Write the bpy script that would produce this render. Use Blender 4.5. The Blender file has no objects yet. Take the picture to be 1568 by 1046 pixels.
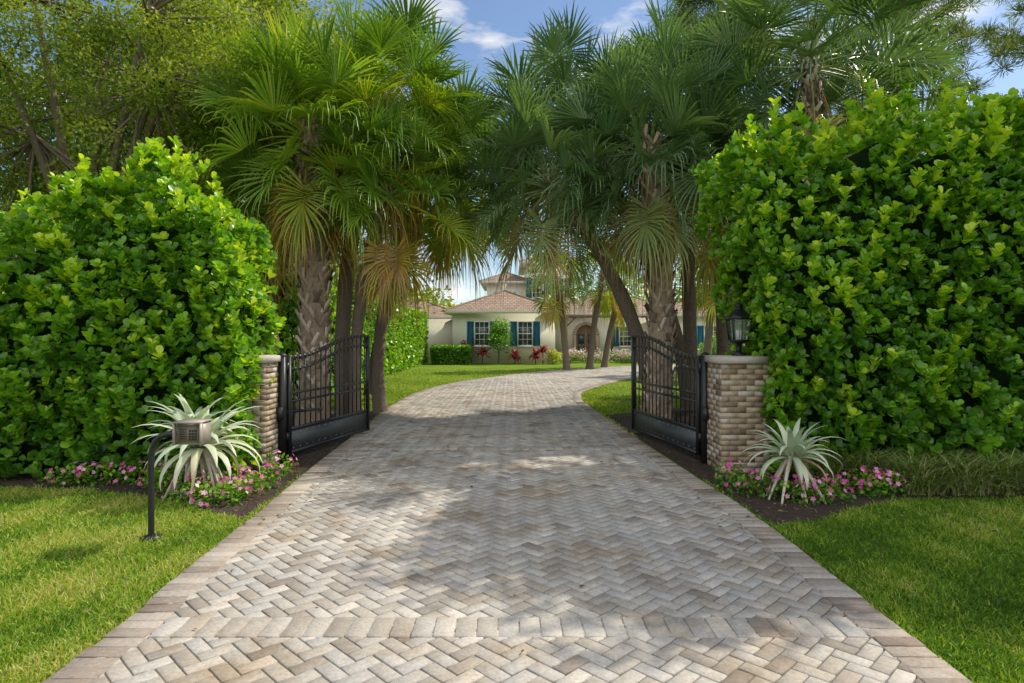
import bpy, math, numpy as np
from mathutils import Vector
R = np.random.default_rng(7)
scene = bpy.context.scene
scene.view_settings.view_transform = 'Standard'
scene.view_settings.look = 'None'
scene.view_settings.exposure = 0

# ------------------------------------------------------------------ helpers
class Geo:
    def __init__(s): s.v=[]; s.f=[]; s.r=[]; s.n=0
    def add(s, V, F, r=0.5, m=0):
        V=np.asarray(V,float).reshape(-1,3)
        if isinstance(F,np.ndarray): FL=[F]
        else:
            d={}
            for q in F: d.setdefault(len(q),[]).append(q)
            FL=[np.array(x) for x in d.values()]
        for f in FL: s.f.append((f+s.n, m))
        s.v.append(V); s.r.append(np.broadcast_to(np.asarray(r,float),(len(V),)).copy()); s.n+=len(V)
    def obj(s, name, mats, parent=None, smooth=False):
        me=bpy.data.meshes.new(name)
        V=np.concatenate(s.v); Rr=np.concatenate(s.r)
        li=[];ls=[];mi=[];c=0
        for f,m in s.f:
            k=f.shape[1]; li.append(f.ravel()); ls.append(c+np.arange(len(f))*k); c+=f.size
            mi.append(np.full(len(f),m))
        li=np.concatenate(li); ls=np.concatenate(ls); mi=np.concatenate(mi)
        me.vertices.add(len(V)); me.vertices.foreach_set('co',V.ravel())
        me.loops.add(len(li)); me.loops.foreach_set('vertex_index',li.astype(np.int32))
        me.polygons.add(len(ls)); me.polygons.foreach_set('loop_start',ls.astype(np.int32))
        me.polygons.foreach_set('material_index',mi.astype(np.int32))
        if smooth: me.polygons.foreach_set('use_smooth',np.ones(len(ls),bool))
        me.update(calc_edges=True)
        a=me.attributes.new('rnd','FLOAT','POINT'); a.data.foreach_set('value',Rr.astype(np.float32))
        if not isinstance(mats,(list,tuple)): mats=[mats]
        for m in mats: me.materials.append(m)
        o=bpy.data.objects.new(name,me); scene.collection.objects.link(o)
        if parent: o.parent=parent
        return o

def empty(name, loc=(0,0,0)):
    e=bpy.data.objects.new(name,None); e.empty_display_size=.2; scene.collection.objects.link(e); return e

def nrm(a): return a/np.maximum(np.linalg.norm(a,axis=-1,keepdims=True),1e-9)
def frames(d, up):
    d=nrm(d); x=nrm(np.cross(d,up)); z=np.cross(x,d)
    return np.stack([x,d,z],axis=-1)
def inst(G, tv, tf, M, T, r, m=0, vr=None):
    N=len(T); a=len(tv)
    V=np.einsum('nij,aj->nai',M,tv)+T[:,None]
    F=(tf[None]+(np.arange(N)*a)[:,None,None]).reshape(-1,tf.shape[1])
    rr=np.repeat(np.broadcast_to(r,(N,)),a)
    if vr is not None: rr=rr+np.tile(vr,N)
    G.add(V.reshape(-1,3),F,rr,m)
BF=np.array([[0,1,2,3],[7,6,5,4],[0,4,5,1],[1,5,6,2],[2,6,7,3],[3,7,4,0]])
def box(G,x0,x1,y0,y1,z0,z1,r=.5,m=0):
    V=[[x0,y0,z0],[x0,y1,z0],[x1,y1,z0],[x1,y0,z0],[x0,y0,z1],[x0,y1,z1],[x1,y1,z1],[x1,y0,z1]]
    G.add(V,BF,r,m)
def beam(G,p,q,w,h,r=.5,m=0,up=(0,0,1)):
    p=np.array(p,float);q=np.array(q,float); M=frames((q-p)[None],np.array(up,float)[None])[0]
    L=np.linalg.norm(q-p); V=[]
    for z in (-h/2,h/2):
        for (a,b) in ((-w/2,0),(-w/2,L),(w/2,L),(w/2,0)): V.append(p+M@np.array([a,b,z]))
    G.add(V,BF,r,m)
def tube(G,P,rad,n=8,r=.5,m=0,cap=True):
    P=np.asarray(P,float); K=len(P); rad=np.broadcast_to(np.asarray(rad,float),(K,))
    T=np.gradient(P,axis=0); T=nrm(T)
    ref=np.array([1.,0,0]) if abs(T[:,0]).mean()<.8 else np.array([0,0,1.])
    A=nrm(np.cross(T,ref)); B=np.cross(T,A)
    th=np.linspace(0,2*np.pi,n,endpoint=False)
    V=P[:,None]+rad[:,None,None]*(A[:,None]*np.cos(th)[None,:,None]+B[:,None]*np.sin(th)[None,:,None])
    i=np.arange(K-1)[:,None]; j=np.arange(n)[None]; j2=(j+1)%n
    F=np.stack([i*n+j,i*n+j2,(i+1)*n+j2,(i+1)*n+j],-1).reshape(-1,4)
    G.add(V.reshape(-1,3),F,r,m)
    if cap:
        G.add(V[-1],np.arange(n)[None],r,m); G.add(V[0],np.arange(n)[None][:,::-1],r,m)
def bez(a,b,c,n=10):
    t=np.linspace(0,1,n)[:,None]; a,b,c=map(lambda q:np.array(q,float),(a,b,c))
    return (1-t)**2*a+2*t*(1-t)*b+t*t*c
def lathe(G,c,prof,n=12,r=.5,m=0,rot=0):
    c=np.array(c,float); K=len(prof); th=np.linspace(0,2*np.pi,n,endpoint=False)+rot
    V=[[c[0]+pr*math.cos(t),c[1]+pr*math.sin(t),c[2]+pz] for pr,pz in prof for t in th]
    i=np.arange(K-1)[:,None]; j=np.arange(n)[None]; j2=(j+1)%n
    F=np.stack([i*n+j,i*n+j2,(i+1)*n+j2,(i+1)*n+j],-1).reshape(-1,4)
    G.add(V,F,r,m)

# ------------------------------------------------------------------ materials
def base(name):
    m=bpy.data.materials.new(name); m.use_nodes=True; nt=m.node_tree
    return m,nt,nt.nodes['Principled BSDF'],nt.nodes['Material Output']
def ramp(nt,stops,fac=None):
    n=nt.nodes.new('ShaderNodeValToRGB'); e=n.color_ramp.elements
    while len(e)<len(stops): e.new(.5)
    for k,(p,c) in enumerate(stops): e[k].position=p; e[k].color=(*c,1)
    if fac is not None: nt.links.new(fac,n.inputs[0])
    return n
def noise(nt,scale,detail=4,rough=.6,obj=True,vec=None):
    n=nt.nodes.new('ShaderNodeTexNoise'); n.inputs['Scale'].default_value=scale
    n.inputs['Detail'].default_value=detail; n.inputs['Roughness'].default_value=rough
    if vec is None:
        t=nt.nodes.new('ShaderNodeTexCoord'); vec=t.outputs['Object']
    nt.links.new(vec,n.inputs['Vector']); return n
def mixc(nt,fac,a,b,mode='MIX'):
    n=nt.nodes.new('ShaderNodeMix'); n.data_type='RGBA'; n.blend_type=mode
    for s,v in ((n.inputs[0],fac),(n.inputs[6],a),(n.inputs[7],b)):
        if isinstance(v,(int,float)): s.default_value=v
        elif isinstance(v,tuple): s.default_value=(*v,1)
        else: nt.links.new(v,s)
    return n.outputs[2]
def bump(nt,h,strength,dist,b):
    n=nt.nodes.new('ShaderNodeBump'); n.inputs['Strength'].default_value=strength; n.inputs['Distance'].default_value=dist
    nt.links.new(h,n.inputs['Height']); nt.links.new(n.outputs[0],b.inputs['Normal'])
def leafmat(name,stops,trans=.35,rough=.45,tint=(1.25,1.3,.6),spec=.4):
    m,nt,b,o=base(name)
    a=nt.nodes.new('ShaderNodeAttribute'); a.attribute_name='rnd'
    rp=ramp(nt,stops,a.outputs['Fac'])
    nt.links.new(rp.outputs[0],b.inputs['Base Color']); b.inputs['Roughness'].default_value=rough
    b.inputs['Specular IOR Level'].default_value=spec
    t=nt.nodes.new('ShaderNodeBsdfTranslucent')
    tc=mixc(nt,1.0,rp.outputs[0],tint,'MULTIPLY')
    nt.links.new(tc,t.inputs['Color'])
    mx=nt.nodes.new('ShaderNodeMixShader'); mx.inputs[0].default_value=trans
    nt.links.new(b.outputs[0],mx.inputs[1]); nt.links.new(t.outputs[0],mx.inputs[2]); nt.links.new(mx.outputs[0],o.inputs['Surface'])
    return m
def plain(name,col,rough=.7,metal=0,nscale=20,var=.25,bmp=0,bd=.01,spec=.5):
    m,nt,b,o=base(name)
    n=noise(nt,nscale,5)
    c=mixc(nt,n.outputs['Fac'],tuple(x*(1-var) for x in col),tuple(min(1,x*(1+var)) for x in col))
    nt.links.new(c,b.inputs['Base Color']); b.inputs['Roughness'].default_value=rough; b.inputs['Metallic'].default_value=metal
    b.inputs['Specular IOR Level'].default_value=spec
    if bmp: bump(nt,n.outputs['Fac'],bmp,bd,b)
    return m
def rndmat(name,stops,rough=.85,nscale=60,bmp=.4,bd=.004,stain=None):
    m,nt,b,o=base(name)
    a=nt.nodes.new('ShaderNodeAttribute'); a.attribute_name='rnd'
    rp=ramp(nt,stops,a.outputs['Fac']); n=noise(nt,nscale,6,.7)
    sh=ramp(nt,[(.3,(.72,.72,.72)),(.7,(1.15,1.15,1.15))],n.outputs['Fac'])
    c=mixc(nt,1.0,rp.outputs[0],sh.outputs[0],'MULTIPLY')
    if stain:
        n2=noise(nt,stain[0],5,.65); s2=ramp(nt,[(.5,(1,1,1)),(.66,stain[1])],n2.outputs['Fac'])
        c=mixc(nt,1.0,c,s2.outputs[0],'MULTIPLY')
        n3=noise(nt,.35,3,.5); s3=ramp(nt,[(.35,(.86,.87,.9)),(.65,(1.08,1.06,1.02))],n3.outputs['Fac'])
        c=mixc(nt,1.0,c,s3.outputs[0],'MULTIPLY')
    nt.links.new(c,b.inputs['Base Color']); b.inputs['Roughness'].default_value=rough
    b.inputs['Specular IOR Level'].default_value=.3
    bump(nt,n.outputs['Fac'],bmp,bd,b)
    return m

M_clusia=leafmat('clusia_leaf',[(0,(.03,.10,.011)),(.4,(.085,.24,.018)),(.7,(.21,.43,.025)),(1,(.52,.66,.05))],.36,.32,(1.6,1.5,.35),.5)
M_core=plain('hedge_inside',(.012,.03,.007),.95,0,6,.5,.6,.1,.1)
M_palm=leafmat('palm_frond',[(0,(.03,.075,.015)),(.28,(.08,.18,.026)),(.5,(.21,.36,.036)),(.72,(.5,.53,.06)),(.86,(.52,.34,.08)),(1,(.28,.175,.085))],.32,.34,(1.6,1.45,.3),.6)
M_palmb=leafmat('palm_frond_grey',[(0,(.035,.08,.035)),(.3,(.09,.175,.07)),(.55,(.20,.31,.12)),(.8,(.38,.44,.15)),(.9,(.44,.31,.11)),(1,(.29,.19,.10))],.27,.32,(1.4,1.4,.5),.6)
M_tree=leafmat('tree_leaf',[(0,(.06,.105,.018)),(.5,(.19,.28,.035)),(1,(.46,.52,.10))],.40,.5,(1.5,1.4,.4),.3)
M_treed=leafmat('dark_leaf',[(0,(.022,.055,.012)),(.5,(.07,.135,.02)),(1,(.2,.3,.05))],.33,.5,(1.4,1.4,.5),.3)
M_pine=leafmat('pine_needles',[(0,(.05,.085,.03)),(.5,(.13,.19,.05)),(1,(.34,.38,.12))],.35,.6,(1.4,1.4,.6),.2)
M_grass=leafmat('grass_blade',[(0,(.05,.13,.013)),(.4,(.135,.275,.025)),(.75,(.34,.45,.05)),(1,(.52,.50,.18))],.36,.5,(1.4,1.35,.4),.25)
M_lir=leafmat('liriope_blade',[(0,(.05,.10,.016)),(.5,(.15,.24,.04)),(1,(.55,.56,.30))],.28,.4,(1.4,1.4,.6),.4)
M_agave=leafmat('bromeliad_leaf',[(0,(.22,.31,.20)),(.5,(.42,.51,.37)),(.85,(.60,.63,.46)),(1,(.55,.4,.24))],.15,.45,(1.2,1.2,.8),.4)
M_petal=leafmat('vinca_petal',[(0,(.6,.04,.3)),(.5,(.8,.14,.5)),(.8,(.9,.42,.68)),(1,(.95,.9,.9))],.3,.5,(1.2,.9,1.1),.2)
M_red=leafmat('cordyline_leaf',[(0,(.14,.015,.04)),(.6,(.38,.04,.08)),(1,(.6,.3,.06))],.3,.4,(1.3,1,1),.4)
M_bark=rndmat('bark',[(0,(.12,.095,.072)),(1,(.31,.25,.2))],.95,14,.9,.03)
M_boot=rndmat('palm_boot',[(0,(.12,.085,.06)),(.5,(.34,.26,.19)),(1,(.62,.52,.42))],.9,25,.6,.01)
M_paver=rndmat('paver',[(0,(.27,.235,.20)),(.25,(.37,.335,.29)),(.5,(.435,.405,.36)),(.75,(.425,.41,.385)),(1,(.54,.50,.445))],.85,45,.5,.004,(1.1,(.76,.66,.54)))
M_paverb=rndmat('paver_border',[(0,(.25,.205,.17)),(.5,(.365,.32,.275)),(1,(.47,.42,.365))],.85,45,.5,.004,(1.3,(.8,.73,.64)))
M_sand=plain('joint_sand',(.14,.125,.1),.95,0,40,.4,.3)
M_brick=rndmat('pillar_brick',[(0,(.20,.145,.10)),(.35,(.32,.24,.165)),(.65,(.44,.345,.24)),(1,(.50,.45,.38))],.85,22,.35,.008)
M_mortar=plain('mortar',(.34,.31,.26),.9,0,40,.3,.4)
M_cap=plain('cap_stone',(.42,.39,.34),.8,0,18,.35,.5,.01)
M_iron=plain('black_iron',(.022,.024,.026),.38,.3,30,.3)
M_steelp=plain('gate_panel',(.06,.067,.072),.42,.3,12,.4)
M_bronze=plain('bronze_paint',(.2,.175,.14),.5,.2,30,.3)
M_boxp=plain('intercom_steel',(.34,.31,.27),.5,.2,25,.2)
M_wall=plain('stucco_wall',(.76,.72,.61),.9,0,3,.05,.1)
M_white=plain('white_trim',(.8,.79,.75),.6,0,5,.04)
M_shut=plain('blue_shutter',(.03,.19,.29),.5,0,8,.12)
M_wood=plain('dark_wood',(.14,.075,.04),.6,0,8,.4)
M_mulch=plain('mulch',(.05,.033,.023),.95,0,45,.7,1,.03)
M_chip=rndmat('mulch_chip',[(0,(.035,.022,.015)),(.7,(.13,.08,.05)),(1,(.30,.21,.13))],.9,30,.3)
M_stone=plain('entry_stone',(.36,.28,.2),.85,0,4,.3,.3)
m,nt,b,o=base('window_glass'); b.inputs['Base Color'].default_value=(.03,.05,.06,1); b.inputs['Roughness'].default_value=.08; b.inputs['Specular IOR Level'].default_value=.8; M_glass=m
m,nt,b,o=base('lantern_glass'); b.inputs['Base Color'].default_value=(.85,.88,.86,1); b.inputs['Roughness'].default_value=.15; b.inputs['Transmission Weight'].default_value=.85; b.inputs['IOR'].default_value=1.1; M_lglass=m
# roof tile
m,nt,b,o=base('roof_tile')
tc=nt.nodes.new('ShaderNodeTexCoord'); br=nt.nodes.new('ShaderNodeTexBrick')
mp=nt.nodes.new('ShaderNodeMapping'); mp.inputs['Rotation'].default_value=(math.radians(90),0,0)
nt.links.new(tc.outputs['Object'],mp.inputs[0]); nt.links.new(mp.outputs[0],br.inputs['Vector'])
br.inputs['Scale'].default_value=1; br.inputs['Brick Width'].default_value=.3; br.inputs['Row Height'].default_value=.14
br.inputs['Mortar Size'].default_value=.02
br.inputs['Color1'].default_value=(.24,.16,.11,1); br.inputs['Color2'].default_value=(.36,.27,.2,1); br.inputs['Mortar'].default_value=(.05,.035,.03,1)
n=noise(nt,1.2); c=mixc(nt,.35,br.outputs['Color'],mixc(nt,n.outputs['Fac'],(.18,.12,.085),(.38,.3,.23)))
nt.links.new(c,b.inputs['Base Color']); b.inputs['Roughness'].default_value=.9; b.inputs['Specular IOR Level'].default_value=.2; bump(nt,br.outputs['Fac'],-.6,.04,b); M_roof=m
# lawn ground
m,nt,b,o=base('lawn_ground')
n1=noise(nt,.5,5); n2=noise(nt,22,6,.8)
c1=mixc(nt,n1.outputs['Fac'],(.09,.18,.018),(.24,.34,.035)); rr=ramp(nt,[(.3,(.4,.4,.4)),(.7,(1.4,1.35,1.2))],n2.outputs['Fac'])
nt.links.new(mixc(nt,1.0,c1,rr.outputs[0],'MULTIPLY'),b.inputs['Base Color']); b.inputs['Roughness'].default_value=.95; b.inputs['Specular IOR Level'].default_value=.1
bump(nt,n2.outputs['Fac'],1,.05,b); M_lawn=m

# ------------------------------------------------------------------ ground
g=Geo(); g.add([[-500,-300,0],[500,-300,0],[500,900,0],[-500,900,0]],np.array([[0,1,2,3]])); g.obj('lawn_ground',M_lawn)

def smooth(pts,n=14):
    p=np.array(pts,float); p=np.vstack([2*p[0]-p[1],p,2*p[-1]-p[-2]]); out=[]
    for i in range(1,len(p)-2):
        t=np.linspace(0,1,n,endpoint=False)[:,None]
        a,b_,c_,d=p[i-1],p[i],p[i+1],p[i+2]
        out.append(.5*((2*b_)+(-a+c_)*t+(2*a-5*b_+4*c_-d)*t*t+(-a+3*b_-3*c_+d)*t**3))
    return np.vstack(out+[p[-2][None]])
def resample(p,step):
    d=np.r_[0,np.cumsum(np.linalg.norm(np.diff(p,axis=0),axis=1))]
    s=np.arange(0,d[-1],step); return np.stack([np.interp(s,d,p[:,0]),np.interp(s,d,p[:,1])],1)
LE=smooth([(-2.4,-4),(-2.4,3.25),(-2.46,4.4),(-2.56,6.4),(-2.74,9),(-2.88,12.3),(-3.1,16.4),(-2.9,20.8),(-1.7,25.4),(2.0,32.2),(7.8,38.2),(16,40.5),(28,41)])
RE=smooth([(2.36,-4),(2.36,3.25),(2.38,4.4),(2.40,6.3),(2.32,7.8),(2.15,11.1),(1.98,15.7),(2.0,18),(2.6,21),(5.4,27.0),(10,31),(16,32.5),(28,33)])
def offs(p,d):
    t=nrm(np.gradient(p,axis=0)); nn=np.stack([t[:,1],-t[:,0]],1); return p+nn*d   # + = to the right
def poly_in(P,poly):
    x,y=P[:,0],P[:,1]; ins=np.zeros(len(P),bool); q=np.roll(poly,-1,0)
    for (x0,y0),(x1,y1) in zip(poly,q):
        if y0==y1: continue
        c=((y0>y)!=(y1>y)); ins^= c&(x<(x1-x0)*(y-y0)/(y1-y0)+x0)
    return ins
DR=np.vstack([LE,RE[::-1]])
tplF=np.array([[0,1,2,3]]+[[i+4,(i+1)%4+4,(i+1)%4,i] for i in range(4)]+[[i+8,(i+1)%4+8,(i+1)%4+4,i+4] for i in range(4)])
def blocks(G,C,ang,lx,ly,ztop,r,m=0,c=.005):
    N=len(C); sx=np.array([-1,1,1,-1]); sy=np.array([-1,-1,1,1])
    lx=np.broadcast_to(lx,(N,));ly=np.broadcast_to(ly,(N,))
    V=np.zeros((N,12,3)); ca,sa=np.cos(ang),np.sin(ang)
    for k,(ins,z) in enumerate(((c,0),(0,-c),(0,-.034))):
        X=sx[None]*(lx[:,None]/2-ins); Y=sy[None]*(ly[:,None]/2-ins)
        V[:,k*4:k*4+4,0]=C[:,0:1]+X*ca[:,None]-Y*sa[:,None]; V[:,k*4:k*4+4,1]=C[:,1:2]+X*sa[:,None]+Y*ca[:,None]
        V[:,k*4:k*4+4,2]=ztop[:,None]+z
    tilt=R.normal(0,.0011,(N,4)); V[:,0:4,2]+=tilt; V[:,4:8,2]+=tilt
    F=(tplF[None]+(np.arange(N)*12)[:,None,None]).reshape(-1,4)
    G.add(V.reshape(-1,3),F,np.repeat(r,12),m)
w=.1
ii,jj=np.meshgrid(np.arange(-460,460),np.arange(-460,460),indexing='ij'); ii=ii.ravel();jj=jj.ravel(); kk=(ii-jj)%4
s45=math.sqrt(.5)
def togrid(cx,cy): 
    return np.stack([(cx-cy)*s45*w,(cx+cy)*s45*w+16],1)
h=kk==0; v=kk==3
Ch=togrid(ii[h]+1.,jj[h]+.5); Cv=togrid(ii[v]+.5,jj[v]+1.)
C=np.vstack([Ch,Cv]); A=np.r_[np.full(len(Ch),math.pi/4),np.full(len(Cv),3*math.pi/4)]
BW=.25
inner=np.vstack([offs(LE,BW-.12),offs(RE,-(BW-.12))[::-1]])
msk=(C[:,1]>-1)&(C[:,1]<41)&(C[:,0]>-4)&(C[:,0]<24); C=C[msk];A=A[msk]; msk=poly_in(C,inner); C=C[msk];A=A[msk]
driveway=empty('paver_driveway')
G=Geo(); N=len(C)
blocks(G,C,A+R.normal(0,.008,N),2*w-.008,w-.008,.03+R.normal(0,.0014,N),np.clip(R.normal(.55,.28,N),0,1))
G.obj('herringbone_pavers',M_paver,driveway)
G=Geo()
for E,sg in ((LE,1),(RE,-1)):
    e=resample(E,.112); t=nrm(np.gradient(e,axis=0)); a=np.arctan2(t[:,1],t[:,0]); c=offs(e,sg*BW/2)
    n=len(c); c=c+R.normal(0,.004,(n,2)); blocks(G,c,a+R.normal(0,.012,n),np.full(n,.104),BW-.006,.037+R.normal(0,.0014,n),R.uniform(0,1,n))
G.obj('border_course',M_paverb,driveway)
G=Geo()
for y0,y1 in ((3.68,3.93),(9.78,10.03)):
    xl=np.interp(y0,LE[:80,1],LE[:80,0])+BW+.01; xr=np.interp(y0,RE[:80,1],RE[:80,0])-BW-.01
    nb=int((xr-xl)/.125); xs=xl+(np.arange(nb)+.5)*(xr-xl)/nb
    blocks(G,np.stack([xs,np.full(nb,(y0+y1)/2)],1),R.normal(0,.006,nb),(xr-xl)/nb-.007,y1-y0,.037+R.normal(0,.001,nb),R.uniform(.1,1,nb))
G.obj('soldier_course',M_paver,driveway)
G=Geo(); a=offs(LE,.03); b2=offs(RE,-.03); k=120
def par(p,k):
    d=np.r_[0,np.cumsum(np.linalg.norm(np.diff(p,axis=0),axis=1))]; s=np.linspace(0,d[-1],k); return np.stack([np.interp(s,d,p[:,0]),np.interp(s,d,p[:,1])],1)
a=par(a,k); b2=par(b2,k); V=np.vstack([np.c_[a,np.full(k,.021)],np.c_[b2,np.full(k,.021)]])
i=np.arange(k-1); G.add(V,np.stack([i,i+k,i+k+1,i+1],1)); G.obj('joint_sand',M_sand,driveway)

# ------------------------------------------------------------------ planting beds
bedL=np.array([(-9,8.6),(-9,7.5),(-6,7.45),(-5,7.35),(-4.2,7.05),(-3.5,6.75),(-2.95,6.3),(-2.64,6.15),(-2.66,7),(-2.78,9),(-2.92,12),(-3.1,15),(-5.2,16),(-6.2,14),(-6.2,10),(-9,9.5)])
bedR=np.array([(9,8.8),(9,6.95),(5,6.95),(4.3,6.9),(3.6,6.55),(3.0,6.1),(2.5,5.95),(2.46,6.6),(2.38,8),(2.2,11.5),(2.1,14.2),(3.5,15.2),(5.5,15),(9,15)])
G=Geo()
for bd in (bedL,bedR): G.add(np.c_[bd,np.full(len(bd),.006)],[list(range(len(bd)))])
beds=empty('planting_bed'); G.obj('mulch_surface',M_mulch,beds)
P=np.r_[R.uniform((-9,6),(-2.6,14),(26000,2)),R.uniform((2.2,5.9),(9,14),(26000,2))]
P=P[poly_in(P,bedL)|poly_in(P,bedR)]; n=len(P)
tv=np.array([[-.5,-1,0],[.5,-1,0],[.4,1,0],[-.4,1,0]])*.5
d=np.c_[R.normal(0,1,(n,2)),R.normal(0,.25,n)]
G=Geo(); Mx=frames(d,R.normal(0,.35,(n,3))+[0,0,1])*np.stack([R.uniform(.008,.02,n),R.uniform(.02,.055,n),np.ones(n)],1)[:,None,:]
inst(G,tv,np.array([[0,1,2,3]]),Mx,np.c_[P,R.uniform(.01,.035,n)],R.uniform(0,1,n)**1.5); G.obj('mulch_chips',M_chip,beds)

# ------------------------------------------------------------------ grass
bt=np.array([[-.5,0,0],[.5,0,0],[.42,.55,.10],[-.42,.55,.10],[.08,1,-.12],[-.08,1,-.12]]); bf=np.array([[0,1,2,3],[3,2,4,5]])
def blades(G,P,z,L,W,r,lean=.7):
    n=len(P); d=np.c_[R.normal(0,lean,(n,2)),np.ones(n)]
    Mx=frames(d,R.normal(0,1,(n,3)))*np.stack([W,L,L],1)[:,None,:]
    inst(G,bt,bf,Mx,np.c_[P,np.full(n,z)],r)
def patch(P,s,seed):
    rr=np.random.default_rng(seed); o=0
    for k in range(5):
        kx,ky=rr.normal(0,s*(1.6**k),2); o=o+np.sin(P[:,0]*kx+P[:,1]*ky+rr.uniform(0,6))/(1.3**k)
    return o/2.5
G=Geo()
def lawnpts(n,x0,x1,y0,y1):
    u=R.uniform(0,1,n); y=1/(1/y0+(1/y1-1/y0)*u); P=np.c_[R.uniform(x0,x1,n),y]
    return P
P=np.vstack([lawnpts(150000,-7.5,-2.37,2.7,8.2),lawnpts(150000,2.35,7.5,2.7,8.2)])
keep=(np.abs(P[:,0])<P[:,1]*.84+.4)
P=P[keep]; P=P[~(poly_in(P,DR)|poly_in(P,bedL)|poly_in(P,bedR))]
n=len(P); pt=patch(P,1.6,3)
blades(G,P,0,R.uniform(.03,.065,n)*(1+.25*pt),R.uniform(.005,.010,n),np.clip(.42+.36*pt+R.normal(0,.24,n)+(P[:,0]<0)*.16,0,1),.9)  # left-hand blades shifted yellower to paint in a sunlit look
P=np.vstack([lawnpts(60000,-6.5,3,11,34),lawnpts(20000,1.9,12,13,32)]); P=P[~(poly_in(P,DR)|poly_in(P,bedL)|poly_in(P,bedR))]; n=len(P)
blades(G,P,0,R.uniform(.04,.07,n),R.uniform(.014,.03,n),np.clip(.66+.2*patch(P,.8,5)+R.normal(0,.15,n),0,1),.9)
G.obj('lawn_grass',M_grass)
# fallen leaves
G=Geo(); P=np.vstack([R.uniform((-2.4,3),(2.4,16),(60,2)),R.uniform((-6,3),(-2.4,7.4),(70,2)),R.uniform((2.4,3),(6,6.6),(40,2)),R.uniform((-2.5,5.5),(-2.1,14),(40,2)),R.uniform((1.9,5.5),(2.4,14),(40,2))]); n=len(P)
on=poly_in(P,DR); tv=np.array([[0,-.5,0],[.22,0,.08],[0,.5,.02],[-.22,0,.08]])
inst(G,tv,np.array([[0,1,2,3]]),frames(np.c_[R.normal(0,1,(n,2)),np.zeros(n)],R.normal(0,.25,(n,3))+[0,0,1])*R.uniform(.03,.07,n)[:,None,None],np.c_[P,np.where(on,.045,.05)],R.uniform(.3,1,n)); G.obj('fallen_leaves',M_chip)

# liriope
G=Geo(); P=R.uniform((3.9,7.05),(9,8.0),(2600,2)); 
P=P[(P[:,0]>4.5)|(P[:,1]>7.5)]
lt=np.array([[-.5,0,0],[.5,0,0],[.5,.35,.0],[-.5,.35,0],[.45,.7,-.14],[-.45,.7,-.14],[.1,.95,-.45],[-.1,.95,-.45]]); lf=np.array([[0,1,2,3],[3,2,4,5],[5,4,6,7]])
P=np.repeat(P,9,0)+R.normal(0,.03,(len(P)*9,2)); n=len(P); az=R.uniform(0,2*np.pi,n); el=R.uniform(.7,1.4,n)
d=np.c_[np.cos(az)*np.cos(el),np.sin(az)*np.cos(el),np.sin(el)]; L=R.uniform(.34,.55,n)
inst(G,lt,lf,frames(d,np.c_[-d[:,:2]*1.,np.ones(n)])*np.stack([R.uniform(.008,.013,n),L,L],1)[:,None,:],np.c_[P,np.full(n,.01)],np.clip(R.normal(.5,.3,n),0,1),0,np.array([.3,.3,0,0,0,0,.1,.1]))
G.obj('liriope_border',M_lir)

# ------------------------------------------------------------------ clusia hedges
ct=np.array([[0,0,0],[.2,.3,.05],[.36,.68,.09],[.24,.93,.05],[0,1,0],[-.24,.93,.05],[-.36,.68,.09],[-.2,.3,.05]])
cf=np.array([[0,1,2,3,4],[0,4,5,6,7]])
def rosettes(G,P,D,size,r,nl=6,tpl=(ct,cf)):
    n=len(P); D=nrm(D); A_=frames(D,R.normal(0,1,(n,3)))
    ph=R.uniform(0,2*np.pi,n)
    for k in range(nl):
        a=ph+k*2*np.pi/nl*1.0+R.normal(0,.25,n); til=R.uniform(.35,1.1,n)
        side=A_[:,:,0]*np.cos(a)[:,None]+A_[:,:,2]*np.sin(a)[:,None]
        d=D*np.cos(til)[:,None]+side*np.sin(til)[:,None]
        nu=D*np.sin(til)[:,None]-side*np.cos(til)[:,None]
        s=size*R.uniform(.7,1.2,n)
        inst(G,tpl[0],tpl[1],frames(d,nu+R.normal(0,.2,(n,3)))*s[:,None,None],P+side*.01-D*R.uniform(0,.06,n)[:,None],np.clip(r+R.normal(0,.1,n),0,1))
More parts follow.
